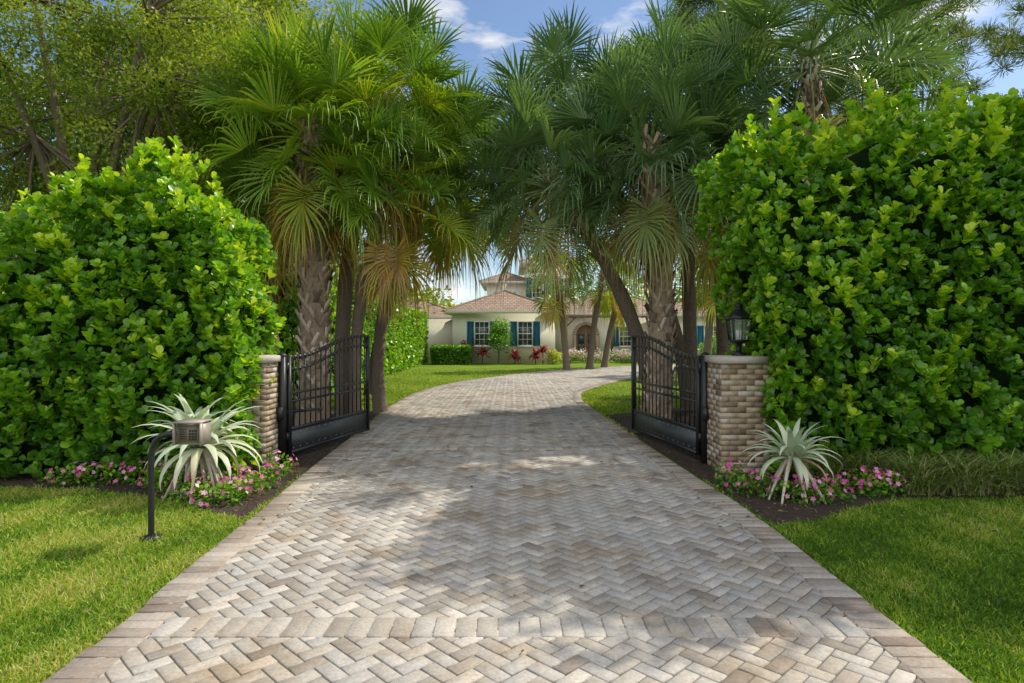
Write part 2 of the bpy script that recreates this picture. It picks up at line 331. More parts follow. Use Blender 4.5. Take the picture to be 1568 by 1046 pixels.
def hedge(name,hx,hz,xm,Y0,Y1,dens,size,mat,ends=(1,1),bright=.45,top=True,seed=1,sprout=True):
    """hx,hz height profile along X; xm(z) minimum-x shift"""
    e=empty(name); x0,x1=hx[0],hx[-1]; H=lambda x:np.interp(x,hx,hz)
    def bulge(x,z): return .09*np.sin(x*2.3+z*1.7+seed)+.07*np.sin(x*4.1-z*3.3+2*seed)+.05*np.sin(x*9+z*8)
    Ps=[];Ns=[];Rs=[]
    nF=int((x1-x0)*max(hz)*dens)
    x=R.uniform(x0,x1,nF); z=R.uniform(.05,max(hz)+.1,nF); k=z<H(x)+.03; x=x[k];z=z[k]
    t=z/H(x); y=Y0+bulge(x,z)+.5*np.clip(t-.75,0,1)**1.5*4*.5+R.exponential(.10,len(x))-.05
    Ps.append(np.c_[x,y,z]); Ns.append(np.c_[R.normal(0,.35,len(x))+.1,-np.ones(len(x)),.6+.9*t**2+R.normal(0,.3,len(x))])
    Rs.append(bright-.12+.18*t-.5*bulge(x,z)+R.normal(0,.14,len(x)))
    if top:
        nT=int((x1-x0)*(Y1-Y0)*dens*.6); x=R.uniform(x0,x1,nT); y=R.uniform(Y0,Y1,nT)
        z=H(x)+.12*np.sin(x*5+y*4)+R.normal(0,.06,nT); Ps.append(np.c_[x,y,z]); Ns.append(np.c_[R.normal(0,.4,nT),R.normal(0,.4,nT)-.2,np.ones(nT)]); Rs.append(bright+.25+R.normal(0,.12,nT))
    for en,xe,sg in ((ends[0],x0,-1),(ends[1],x1,1)):
        if en:
            nE=int((Y1-Y0)*H(xe+(-sg)*.5)*dens*.8); y=R.uniform(Y0,Y1,nE); z=R.uniform(.05,H(xe-sg*.4),nE)
            xx=np.full(nE,xe)-sg*np.clip((z/H(xe-sg*.4)-.3),0,1)*.25*(0 if xm else 1)+.08*np.sin(z*6+y*3)-sg*R.exponential(.08,nE)
            Ps.append(np.c_[xx,y,z]); Ns.append(np.c_[np.full(nE,sg*1.)+R.normal(0,.3,nE),R.normal(0,.4,nE),.6+R.normal(0,.3,nE)]); Rs.append(bright+.1+R.normal(0,.12,nE))
    if sprout:
        nS=int((x1-x0)*12); x=R.uniform(x0,x1,nS); y=R.uniform(Y0+.1,Y0+(Y1-Y0)*.6,nS); hs=np.minimum(R.exponential(.17,nS),.34)
        for j in range(6):
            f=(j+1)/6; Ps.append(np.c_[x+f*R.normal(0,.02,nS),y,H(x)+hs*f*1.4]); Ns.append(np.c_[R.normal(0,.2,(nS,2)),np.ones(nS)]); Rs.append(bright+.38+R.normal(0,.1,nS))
        nS=int((x1-x0)*32); x=R.uniform(x0,x1,nS); z=H(x)*R.uniform(.15,.98,nS); y=Y0+bulge(x,z)
        for j in range(3):
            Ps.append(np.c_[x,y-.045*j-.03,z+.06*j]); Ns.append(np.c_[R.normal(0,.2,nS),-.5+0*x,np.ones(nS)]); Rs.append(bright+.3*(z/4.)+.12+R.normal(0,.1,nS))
    P=np.vstack(Ps);Nn=np.vstack(Ns);r=np.concatenate(Rs)
    if xm: P[:,0]+=np.interp(P[:,2],xm[0],xm[1])*np.clip(1-(P[:,0]-x0)/2,0,1)
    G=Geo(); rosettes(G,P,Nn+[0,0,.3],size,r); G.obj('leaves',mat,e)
    G=Geo(); xs=np.linspace(x0+.3,x1-.3*ends[1],40); K=len(xs); hh=np.maximum(H(xs)-.35,.2)
    V=[]
    for q,(xx,zz) in enumerate(zip(xs,hh)):
        sh=(lambda z_:(np.interp(z_,xm[0],xm[1])*max(0,1-(xx-x0)/2) if xm else 0))
        V+= [[xx+sh(0),Y0+.38,0],[xx+sh(zz*.5),Y0+.3,zz*.5],[xx+sh(zz*.8),Y0+.38,zz*.8],[xx+sh(zz),Y0+.62,zz],[xx+sh(zz),Y1-.2,zz],[xx,Y1-.2,0]]
    i=np.arange(K-1)[:,None]; j=np.arange(5)[None]; F=np.stack([i*6+j,i*6+j+1,(i+1)*6+j+1,(i+1)*6+j],-1).reshape(-1,4)
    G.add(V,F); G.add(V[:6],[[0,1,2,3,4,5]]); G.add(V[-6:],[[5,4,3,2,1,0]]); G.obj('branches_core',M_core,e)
    return e
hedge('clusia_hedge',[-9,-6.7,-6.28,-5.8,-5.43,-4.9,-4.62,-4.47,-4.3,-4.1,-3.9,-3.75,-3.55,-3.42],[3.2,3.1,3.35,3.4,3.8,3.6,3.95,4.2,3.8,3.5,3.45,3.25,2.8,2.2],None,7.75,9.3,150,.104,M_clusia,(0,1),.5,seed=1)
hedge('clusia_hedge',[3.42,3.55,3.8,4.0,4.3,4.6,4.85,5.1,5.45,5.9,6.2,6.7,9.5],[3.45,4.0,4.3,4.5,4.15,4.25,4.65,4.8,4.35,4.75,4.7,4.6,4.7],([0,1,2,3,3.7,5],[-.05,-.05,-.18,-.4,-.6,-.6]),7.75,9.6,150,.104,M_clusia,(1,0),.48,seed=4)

# ------------------------------------------------------------------ palms
def frond(G,O,az,pitch,Lp,Rb,nl,age,droop,fold=True):
    h_=np.array([math.cos(az),math.sin(az),0]); s=np.linspace(0,1,5); bend=R.uniform(.2,.5)
    pt_=pitch-bend*s; dirs=h_[None]*np.cos(pt_)[:,None]+np.array([0,0,1.])*np.sin(pt_)[:,None]
    path=O+np.vstack([[0,0,0],np.cumsum((dirs[1:]+dirs[:-1])/2*Lp/4,0)])
    tube(G,path,np.linspace(.024,.012,5),4,min(.62+.3*age,.95),0,False)
    pe=pt_[-1]; d=dirs[-1]; side=np.array([-h_[1],h_[0],0]); up=np.cross(side,d)*-1; up=up if up[2]>0 or abs(pe)>1.3 else -up
    roll=R.normal(0,.5); side,up=side*math.cos(roll)+up*math.sin(roll),up*math.cos(roll)-side*math.sin(roll)
    a=np.linspace(-2.25,2.25,nl)+R.normal(0,.025,nl)
    ln=Rb*(.66+.34*np.cos(a/2))*R.uniform(.85,1.07,nl)
    c0=.45*Rb*np.clip(np.cos(a/2),0,1)**2
    vf=R.uniform(.25,.75)
    dv=side[None]*np.sin(a)[:,None]+d[None]*np.cos(a)[:,None]+up[None]*(vf*np.abs(np.sin(a))+R.normal(0,.06,nl))[:,None]; dv=nrm(dv)
    fr=np.array([0,.38,.62,.82,1.]); dth=4.5/nl
    rr=ln[:,None]*fr[None]
    P=path[-1]+(d[None]*c0[:,None])[:,None]+dv[:,None]*rr[...,None]
    gr=(droop*R.uniform(.4,1.6,nl))[:,None]*ln[:,None]*(np.array([0,.02,.10,.38,1.])[None])
    P[...,:2]-= (dv[:,None,:2]*(gr*.4)[...,None])
    P[...,2]-=gr+ (c0**2*.5)[:,None]
    wv=nrm(np.cross(dv,up[None]+0*dv)); wd=np.minimum(ln*.38*dth*.55,.028)[:,None]*np.array([.3,1,.8,.42,.06])[None]
    if fold:
        V=np.stack([P-wv[:,None]*wd[...,None],P-up*wd[...,None]*.7,P+wv[:,None]*wd[...,None]],2); c=3
    else:
        V=np.stack([P-wv[:,None]*wd[...,None]*1.4,P+wv[:,None]*wd[...,None]*1.4],2); c=2
    st=5*c; i=np.arange(nl)[:,None,None]; j=np.arange(4)[None,:,None]; q=np.arange(c-1)[None,None]
    b_=i*st+j*c+q; F=np.stack([b_,b_+1,b_+c+1,b_+c],-1).reshape(-1,4)
    r=(.33+.5*age+R.normal(0,.08))+R.normal(0,.05,nl)[:,None,None]+np.array([.10,0,.02,.06,.16+.1*age])[None,:,None]+np.zeros((nl,5,c))
    G.add(V.reshape(-1,3),F,np.clip(r,0,1).ravel(),0)

def palm(name,base_,crown,mid=None,tr=.17,nf=42,fs=1.,nl=34,boots=False,mat=None,dead=.14,fold=True,yel=0,low=-60):
    e=empty(name); b0=np.array([*base_,0.]); c=np.array(crown,float)
    mid=np.array(mid,float) if mid is not None else np.array([b0[0]*.75+c[0]*.25,b0[1]*.75+c[1]*.25,c[2]*.5])
    pth=bez(b0-[0,0,.1],mid,c,22); G=Geo(); t=np.linspace(0,1,22)
    rad=tr*(1+.5*np.exp(-t*14))*(1-.12*t)+R.normal(0,.006,22)
    tube(G,pth,rad,14,np.clip(R.normal(.4,.1),0,1),0)
    G.obj('trunk',M_bark if not boots else M_boot,e,True)
    G=Geo(); Lt=np.linalg.norm(np.diff(pth,axis=0),axis=1).sum(); t0=.0 if boots else .7
    nb=int(Lt*(1-t0)*(26 if boots else 22)); tb=np.linspace(t0,1,nb); ph=np.arange(nb)*2.39996
    pc=np.stack([np.interp(tb,t,pth[:,k]) for k in range(3)],1); tan=nrm(np.stack([np.interp(tb,t,np.gradient(pth,axis=0)[:,k]) for k in range(3)],1))
    out=np.stack([np.cos(ph),np.sin(ph),0*ph],1); sd=np.cross(tan,out)
    for sgn in (-1,1):
        d=tan*1.+out*.33+sd*(.5*sgn)+R.normal(0,.06,(nb,3))
        tv=np.array([[-.5,0,0],[.5,0,0],[.32,1,.0],[-.32,1,.0],[-.5,0,-.35],[.5,0,-.35],[.32,1,-.25],[-.32,1,-.25]])
        tf=np.array([[0,1,2,3],[3,2,6,7],[0,3,7,4],[1,5,6,2]])
        Ln=R.uniform(.2,.32,nb)*(tr/.2)**.5
        inst(G,tv,tf,frames(d,out)*np.stack([np.full(nb,.085),Ln,np.full(nb,.09)],1)[:,None,:],pc+out*(tr*.93)-sd*(.05*sgn),np.clip(R.normal(.5,.28,nb),0,1))
    G.obj('leaf_boots',M_boot,e)
    G=Geo(); az0=R.uniform(0,6)
    for k in range(nf):
        u=(k+.5)/nf; az=az0+k*2.39996+R.normal(0,.2)
        pitch=math.radians(85-(85-low*.85)*u**.9)+R.normal(0,.12)
        old=u>1-dead
        age=R.uniform(.7,1.15) if old else max(0,(u-.62))*R.uniform(0,1.0)+yel*R.uniform(-.3,1)
        if old: pitch=math.radians(R.uniform(low-18,low+15))
        frond(G,c+np.array([math.cos(az)*.1,math.sin(az)*.1,-.45*u]),az,pitch,fs*R.uniform(.7,1.15),fs*R.uniform(.75,1.0),nl,age,(.06+.34*u if not old else .5)*R.uniform(.6,1.4),fold)
    G.obj('fronds',mat or M_palm,e)
    return e
# left cluster
palm('sabal_palm',(-3.95,12.4),(-3.95,12.4,5.95),(-3.9,12.5,3),.27,76,1.08,40,True,yel=.34)
palm('sabal_palm',(-3.55,13.4),(-2.75,13.3,6.7),(-3.9,13.4,3),.17,64,1.1,38,yel=.24)
palm('sabal_palm',(-3.25,13.0),(-2.45,12.6,4.85),(-3.4,13,2.6),.13,48,.9,36,yel=.45,dead=.2)
palm('sabal_palm',(-3.1,14.8),(-1.55,14.6,5.8),(-3.5,14.8,3),.14,54,1.0,32,yel=.1)
palm('sabal_palm',(-5.2,13.8),(-5.6,13.6,5.3),None,.18,50,1.05,32,yel=.1)
palm('sabal_palm',(-4.4,19.5),(-1.3,18.6,6.7),(-4,19.3,4.2),.16,54,1.15,28,fold=False,low=-35)
# right cluster
palm('sabal_palm',(2.95,12.8),(2.8,12.8,5.75),(3.2,12.8,3),.25,70,1.06,40,True,M_palmb,yel=.08)
palm('sabal_palm',(3.0,13.5),(.8,13.2,5.2),(3.1,13.3,2.0),.16,60,1.0,38,False,M_palmb,yel=.06,low=-40)
palm('sabal_palm',(4.4,15.5),(1.25,15.0,7.0),(4.0,15.1,3.5),.16,60,1.12,34,False,M_palmb)
palm('sabal_palm',(4.1,14.3),(3.9,14.3,7.0),None,.16,60,1.1,36,False,M_palmb,yel=.05)
palm('sabal_palm',(6.1,12.3),(5.85,12.3,7.3),None,.17,50,1.2,38,False,M_palmb,yel=.04)
palm('sabal_palm',(5.1,15),(4.95,15,5.5),None,.17,50,1.0,32,False,M_palm,dead=.25)
palm('sabal_palm',(7.6,14.5),(8.0,14.3,7.0),None,.17,44,1.1,30,False,M_palmb)
# garden palms by the house
for bx,by,cx,cy,cz in ((2.9,33,2.3,33,4.9),(4.2,34,5.0,34,5.4),(5.3,36,6.4,36,4.8),(9.0,29,9.4,29,4.9),(12,33,12.3,33,5.6),(10.5,26,11.2,26,4.3)):
    palm('sabal_palm',(bx,by),(cx,cy,cz),None,.17,36,.95,20,False,M_palm,fold=False,yel=.3)

# ------------------------------------------------------------------ broadleaf trees / pines
qt=np.array([[0,0,0],[.32,.5,.06],[0,1,0],[-.32,.5,.06]]); qf=np.array([[0,1,2,3]])
def leafclumps(G,C,rad,n,size,rb=.5,flat=.7,m=0):
    C=np.repeat(C,n,0); N=len(C); rr=np.repeat(rad,n) if np.ndim(rad) else np.full(N,rad)
    off=R.normal(0,1,(N,3)); off=nrm(off)*(R.uniform(0,1,N)**.45)[:,None]*rr[:,None]; off[:,2]*=flat
    P=C+off; d=nrm(off)+R.normal(0,.7,(N,3))+[0,0,-.1]
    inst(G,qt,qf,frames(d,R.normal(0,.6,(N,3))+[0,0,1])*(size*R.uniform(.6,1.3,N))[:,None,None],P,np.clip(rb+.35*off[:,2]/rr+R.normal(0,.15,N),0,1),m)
def tree(name,base_,cc,ext,K,n,size,crad,mat,tr=.2,rb=.5,limbs=True,flat=.7,shell=.5):
    e=empty(name); b0=np.array([*base_,0.]); cc=np.array(cc,float); ext=np.array(ext,float)
    v_=nrm(R.normal(0,1,(K,3))); C=cc+v_*ext*(R.uniform(shell,1,K)**.7)[:,None]
    G=Geo(); fork=b0+(cc-b0)*.45; fork[2]=max((cc[2]-ext[2])*.8,.8)
    tube(G,bez(b0-[0,0,.1],(b0+fork)/2+[.15,0,0],fork,8),np.linspace(tr*1.25,tr*.85,8),10,.4)
    nm=7; subs=[]
    for k in range(nm):
        q=cc+nrm(R.normal(0,1,3))*ext*.45; subs.append(q)
        tube(G,bez(fork,(fork+q)/2+[0,0,.3],q,8),np.linspace(tr*.6,tr*.25,8),7,.4)
    subs=np.array(subs)
    if limbs:
        for c_ in C:
            s_=subs[np.argmin(np.linalg.norm(subs-c_,axis=1))]
            tube(G,bez(s_,(s_+c_)/2+R.normal(0,.15,3),c_,6),np.linspace(tr*.2,.012,6),5,.5,0,False)
    G.obj('trunk_and_limbs',M_bark,e,True)
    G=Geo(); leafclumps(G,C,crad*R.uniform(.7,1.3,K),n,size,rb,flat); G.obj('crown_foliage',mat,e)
    return e
tree('added_shading_tree',(-8.4,12.5),(-8.2,12.0,6.9),(3.6,2.0,3.6),210,400,.075,.6,M_tree,.18,.55)
tree('added_shading_tree',(-6.5,16),(-6.6,16,7.6),(3.2,2,3.4),140,300,.10,.75,M_tree,.2,.5)
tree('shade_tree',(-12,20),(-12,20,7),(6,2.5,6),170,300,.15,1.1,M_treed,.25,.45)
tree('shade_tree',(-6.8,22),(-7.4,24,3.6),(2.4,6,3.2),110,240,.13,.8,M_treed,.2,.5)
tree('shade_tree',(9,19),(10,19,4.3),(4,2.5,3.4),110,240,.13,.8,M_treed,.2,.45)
# tall tree added on the right, out of view, to shade the drive
tree('added_shading_tree',(11.8,9.9),(10.4,9.9,9.6),(3.5,1.9,1.6),90,330,.15,.75,M_tree,.22,.5,shell=.2)
def pine(name,base_,H,lean,K,spread,z0):
    e=empty(name); b0=np.array([*base_,0.]); tp=b0+np.array([lean[0],lean[1],H]); G=Geo()
    p=bez(b0-[0,0,.1],(b0+tp)/2+[.2,0,0],tp,14); tube(G,p,np.linspace(.2,.07,14),10,.45); C=[]
    for k in range(K):
        t=R.uniform(z0,1); q=b0+(tp-b0)*t; az=R.uniform(0,6.28); L=spread*(1.15-t)*R.uniform(.6,1.3)+.5
        en=q+np.array([math.cos(az)*L,math.sin(az)*L,R.uniform(-.1,.5)*L]); tube(G,bez(q,(q+en)/2+[0,0,.25],en,7),np.linspace(.05,.015,7),5,.45,0,False)
        for s in R.uniform(.45,1.05,5): C.append(q+(en-q)*s+R.normal(0,.18,3))
    G.obj('trunk_and_limbs',M_bark,e,True); G=Geo(); C=np.array(C); n=150; N=len(C)*n
    CC=np.repeat(C,n,0); d=nrm(R.normal(0,1,(N,3))+[0,0,.4]); nt_=np.array([[-.5,0,0],[.5,0,0],[.2,1,0],[-.2,1,0]])
    inst(G,nt_,qf,frames(d,R.normal(0,1,(N,3)))*np.stack([np.full(N,.022),R.uniform(.12,.22,N),np.ones(N)],1)[:,None,:],CC+d*R.uniform(.02,.3,N)[:,None]*[1.2,1.2,.7],np.clip(R.normal(.5,.2,N),0,1)); G.obj('needles',M_pine,e)
pine('pine_tree',(5.6,16.5),16,(.2,0),34,2.6,.5)
pine('pine_tree',(13.5,20),14,(-1.5,0),60,4.2,.42)
pine('pine_tree',(16.5,18),13,(-1,0),46,4,.42)
G=Geo(); C=[]
for x in np.arange(-60,75,1.6):
    y=62+8*math.sin(x*.3); hgt=7.5+2.2*math.sin(x*.37)+1.2*math.sin(x*1.1)
    if -7<x<9: hgt*=.62
    for k in range(9): C.append([x+R.normal(0,1.2),y+R.normal(0,2),R.uniform(.5,hgt)])
for y in np.arange(24,58,1.6):
    for k in range(6): C.append([-12+R.normal(0,1.2),y,R.uniform(.5,6.5)])
leafclumps(G,np.array(C),1.7,90,.42,.45); G.obj('distant_trees',M_tree)

def leafy_box(name,x0,x1,y0,y1,z0,z1,n,size,mat,rb=.5):
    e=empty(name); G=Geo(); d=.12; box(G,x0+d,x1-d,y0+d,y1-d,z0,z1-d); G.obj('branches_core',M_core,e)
    a=np.array([(y1-y0)*(z1-z0),(y1-y0)*(z1-z0),(x1-x0)*(z1-z0),(x1-x0)*(y1-y0)]); f=R.choice(4,n,p=a/a.sum())
    u=R.uniform(0,1,(n,3)); P=np.array([x0,y0,z0])+u*np.array([x1-x0,y1-y0,z1-z0])
    P[f==0,0]=x0;P[f==1,0]=x1;P[f==2,1]=y0;P[f==3,2]=z1
    Nn=np.array([[-1,0,.3],[1,0,.3],[0,-1,.3],[0,0,1]])[f]; w_=.06*np.sin(P.sum(1)*5)[:,None]
    P=P+Nn*w_-Nn*R.exponential(.05,n)[:,None]
    G=Geo(); dd=Nn*.5+R.normal(0,.7,(n,3))+[0,0,.3]; inst(G,qt*[1.4,1,1],qf,frames(dd,Nn+R.normal(0,.3,(n,3)))*(size*R.uniform(.7,1.3,n))[:,None,None],P,np.clip(rb+.25*(f==3)+R.normal(0,.18,n),0,1)); G.obj('leaves',mat,e)
    return e
leafy_box('clipped_hedge',-7.2,-5.7,15.5,42,0,3.3,26000,.16,M_clusia,.6)
leafy_box('box_hedge',-5.1,-2.7,39.6,40.8,0,1.15,4500,.1,M_clusia,.35)
leafy_box('box_hedge',14,22,41.9,43,0,.9,3000,.14,M_clusia,.4)

def shrub(name,c,r_,n,size,mat,rb=.5,stem=True):
    e=empty(name); G=Geo(); c=np.array(c,float); lathe(G,(c[0],c[1],0),[(.05,0),(.04,c[2])],6,.4); G.obj('stem',M_bark,e)
    G=Geo(); leafclumps(G,c+R.normal(0,.35,(14,3))*r_,r_*.62,n//14,size,rb,.9); G.obj('leaves',mat,e)
shrub('round_shrub',(-.85,40.4,1.75),1.0,3500,.12,M_clusia,.35)
shrub('round_shrub',(-2.9,40.9,.9),.6,900,.12,M_treed,.4)
shrub('round_shrub',(13.2,41,1.1),.8,1600,.12,M_clusia,.4)
for x,y,z in ((-1.9,40.2,1.0),(2.0,40.6,1.2),(.2,40.2,.7),(-3.1,40.9,1.3),(1.5,40.1,.7)):
    G=Geo(); n=60; az=R.uniform(0,6.28,n); el=R.uniform(-.1,1.4,n); d=np.c_[np.cos(az)*np.cos(el),np.sin(az)*np.cos(el),np.sin(el)]
    inst(G,lt*[6,1,1],lf,frames(d,np.c_[-d[:,:2],np.ones(n)])*np.stack([np.full(n,.02),R.uniform(.4,.7,n),R.uniform(.4,.7,n)],1)[:,None,:],np.tile([x,y,z*.7],(n,1))+R.normal(0,.08,(n,3)),R.uniform(0,.9,n)); lathe(G,(x,y,0),[(.04,0),(.03,z*.7)],5); G.obj('cordyline_plant',M_red)
G=Geo(); C=np.c_[R.uniform(2.6,8.5,70),R.uniform(41.5,44,70),R.uniform(.15,.6,70)]; leafclumps(G,C,.4,45,.12,.45); leafclumps(G,C+[0,-.1,.15],.4,22,.12,.85,m=1); G.obj('flower_bed_planting',[M_clusia,M_petal])
G=Geo(); C=np.c_[R.uniform(1.6,3.2,10),R.uniform(40.2,41,10),R.uniform(.2,.7,10)]; leafclumps(G,C,.35,90,.13,.95); G.obj('croton_shrub',M_tree)

# ------------------------------------------------------------------ house
house=empty('stucco_house')
def hip(G,x0,x1,y0,y1,z,zr,ov=.55,rx=None):
    x0-=ov;x1+=ov;y0-=ov;y1+=ov; d=min(y1-y0,x1-x0)/2
    if rx is None: rx=(x0+d,x1-d)
    ym=(y0+y1)/2; V=[[x0,y0,z],[x1,y0,z],[x1,y1,z],[x0,y1,z],[rx[0],ym,zr],[rx[1],ym,zr],[x0,y0,z-.16],[x1,y0,z-.16],[x1,y1,z-.16],[x0,y1,z-.16]]
    G.add(V,[[0,1,5,4],[1,2,5],[2,3,4,5],[3,0,4]],.5,0); G.add(V,[[6,7,1,0],[7,8,2,1],[8,9,3,2],[9,6,0,3],[9,8,7,6]],.5,1)
    for p,q in ((0,4),(1,5),(4,5)): tube(G,[V[p],V[q]],.09,6,.5,0)
def window(x,z0,z1,wd,y,shut=True,cols=3,rows=4):
    G=Geo(); x0,x1=x-wd/2,x+wd/2; box(G,x0,x1,y-.02,y+.03,z0,z1,.5,0)
    f=.06
    for q in ((x0-f,x0,z0-f,z1+f),(x1,x1+f,z0-f,z1+f),(x0,x1,z1,z1+f),(x0,x1,z0-f,z0)): box(G,q[0],q[1],y-.07,y+.01,q[2],q[3],.5,1)
    for k in range(1,cols): xx=x0+wd*k/cols; box(G,xx-.014,xx+.014,y-.045,y-.018,z0,z1,.5,1)
    for k in range(1,rows):
        zz=z0+(z1-z0)*k/rows; t_=.03 if k==rows//2 else .014; box(G,x0,x1,y-.05,y-.022,zz-t_,zz+t_,.5,1)
    box(G,x0-.12,x1+.12,y-.14,y+.0,z0-f-.08,z0-f-.002,.5,1)
    if shut:
        for s0 in (x0-f-.5,x1+f+.02):
            s1=s0+.48
            for q in ((s0,s0+.06,z0-f,z1+f),(s1-.06,s1,z0-f,z1+f)): box(G,q[0],q[1],y-.08,y-.005,q[2],q[3],.5,2)
            nz=22; hz=(z1-z0+2*f)/nz
            for k in range(nz):
                zc=z0-f+hz*(k+.5); beam(G,(s0+.06,y-.04,zc),(s1-.06,y-.04,zc),.05,.012,.5,2,(0,-.6,1))
            box(G,s0+.06,s1-.06,y-.02,y-.008,z0-f,z1+f,.5,2)
    G.obj('window',[M_glass,M_white,M_shut],house)
G=Geo()
box(G,-4,2.9,42,50,0,3.38); box(G,-2.1,1.15,52,60,0,6.2); box(G,1.15,5.2,51,60,0,7.7); box(G,2.9,12.5,47.5,56,0,3.4); box(G,10.6,24,44,54,0,3.2)
box(G,-12,-4,50,58,0,3.2)
G.obj('walls',M_wall,house)
G=Geo()
hip(G,-4,2.9,42,50,3.5,5.15); hip(G,-2.1,1.15,52,60,6.35,7.5); hip(G,1.15,5.2,51,60,7.85,9.2); hip(G,2.9,12.5,47.5,56,3.55,5.6); hip(G,10.6,24,44,54,3.35,5.2); hip(G,-12,-4,50,58,3.35,5)
G.obj('roofs',[M_roof,M_white],house)
window(-2.02,1.22,2.75,.9,42); window(.88,1.22,2.75,.9,42); window(2.1,5.0,6.5,.8,51); window(3.8,5.0,6.5,.8,51); window(-.6,4.2,5.4,.7,52)
window(8.6,1.1,2.5,.8,47.5); window(14,1.1,2.5,.9,44); window(18,1.1,2.5,.9,44)
G=Geo(); X=5.6; Y=47.5
th=np.linspace(0,math.pi,17); ro,ri=1.0,.74
for a0,a1 in zip(th[:-1],th[1:]):
    V=[]
    for yy in (Y-.22,Y+.05):
        for rr_,aa in ((ri,a0),(ro,a0),(ro,a1),(ri,a1)): V.append([X+rr_*math.cos(aa),yy,1.9+rr_*math.sin(aa)])
    G.add(V,BF,.5,0)
for s in (-1,1): box(G,*(sorted((X+s*ri,X+s*ro))),Y-.22,Y+.05,0,1.9,.5,0)
V=[[X+ri*math.cos(a_),Y-.05,1.9+ri*math.sin(a_)] for a_ in th]+[[X-ri,Y-.05,.0],[X+ri,Y-.05,0]]; G.add(V,[list(range(len(V)))[::-1]],.5,1)
for s in (-1,1):
    for zz in (.35,1.25): box(G,X+s*.37-.22,X+s*.37+.22,Y-.075,Y-.052,zz,zz+.7,.5,2)
box(G,X-.015,X+.015,Y-.085,Y-.055,0,2.6,.5,0)
G.obj('arched_door',[M_stone,M_wood,M_glass],house)
G=Geo()
for x in np.arange(3.1,10.4,.75): box(G,x-.05,x+.05,46.98,47.5,3.2,3.38)
for x in (4.0,7.4): box(G,x-.09,x+.09,46.2,46.4,0,3.2); beam(G,(x,46.3,2.5),(x+.7,46.3,3.2),.1,.1)
box(G,3.2,10.3,46.18,46.42,3.2,3.38-.003)
G.obj('porch_timbers',M_wood,house)

# ------------------------------------------------------------------ pillars, lanterns, gates
def pillar(cx,cy,hw=.33,H=1.44):
    e=empty('brick_pillar'); G=Geo(); box(G,cx-hw+.007,cx+hw-.007,cy-hw+.007,cy+hw-.007,0,H,.5,1)
    ch=.072; nc=int(H/ch); bw=.22
    for k in range(nc):
        z0=k*ch+.004; z1=(k+1)*ch-.004
        for sx,sy in ((0,-1),(1,0),(0,1),(-1,0)):
            o=-hw - (bw/2 if k%2 else 0)
            while o<hw-.01:
                a0=max(o,-hw)+.004; a1=min(o+bw,hw)-.004; o+=bw
                if a1-a0<.03: continue
                j=R.uniform(-.003,.006); dpt=.09; rc=np.clip(R.normal(.5,.32),0,1)
                if sx==0: ya,yb=sorted((cy+sy*(hw+j),cy+sy*(hw-dpt))); box(G,cx+a0,cx+a1,ya,yb,z0,z1,rc)
                else: xa,xb=sorted((cx+sx*(hw+j+.0013),cx+sx*(hw-dpt))); box(G,xa,xb,cy+a0+.001,cy+a1-.001,z0+.0007,z1-.0007,rc)
    G.obj('bricks',[M_brick,M_mortar],e)
    G=Geo(); h2=hw+.045
    lathe(G,(cx,cy,H),[(0,0),(h2*1.414-.02,0),(h2*1.414,.012),(h2*1.414,.075),(h2*1.414-.025,.095),(0,.1)],4,.5,0,math.pi/4); G.obj('cap_stone',M_cap,e)
def lantern(cx,cy,z,k_=1.0):
    e=empty('pillar_lantern'); G=Geo(); q=math.pi/4
    lathe(G,(cx,cy,z),[(0,0),(.11,0),(.11,.03),(.045,.05),(.04,.15),(.075,.17),(.14,.19),(.155,.2),(.155,.215),(0,.216)],4,.5,0,q)
    for sx in (-1,1):
        for sy in (-1,1): beam(G,(cx+sx*.098,cy+sy*.098,z+.21),(cx+sx*.128,cy+sy*.128,z+.5),.016,.016)
    for s in (-1,1):
        beam(G,(cx+s*.0,cy+.113*s,z+.21),(cx,cy+.13*s,z+.5),.008,.01); beam(G,(cx+.113*s,cy,z+.21),(cx+.13*s,cy,z+.5),.008,.01)
    lathe(G,(cx,cy,z),[(0,.49),(.195,.495),(.2,.515),(.15,.55),(.07,.62),(.055,.63),(.055,.66),(.075,.67),(.03,.7),(.012,.72),(.022,.74),(0,.765)],4,.5,0,q)
    G.obj('frame',M_iron,e)
    G=Geo(); lathe(G,(cx,cy,z),[(.128,.215),(.168,.49)],4,.5,0,q); G.obj('glass',M_lglass,e)
    G=Geo()
    for k in range(3): lathe(G,(cx+.03*math.cos(k*2.1),cy+.03*math.sin(k*2.1),z+.215),[(0,0),(.012,0),(.012,.13),(0,.135)],8)
    G.obj('candles',M_white,e)
pillar(-3.63,8.75,.32); pillar(3.08,8.55)
lantern(-3.66,8.8,1.54); lantern(3.08,8.5,1.54)

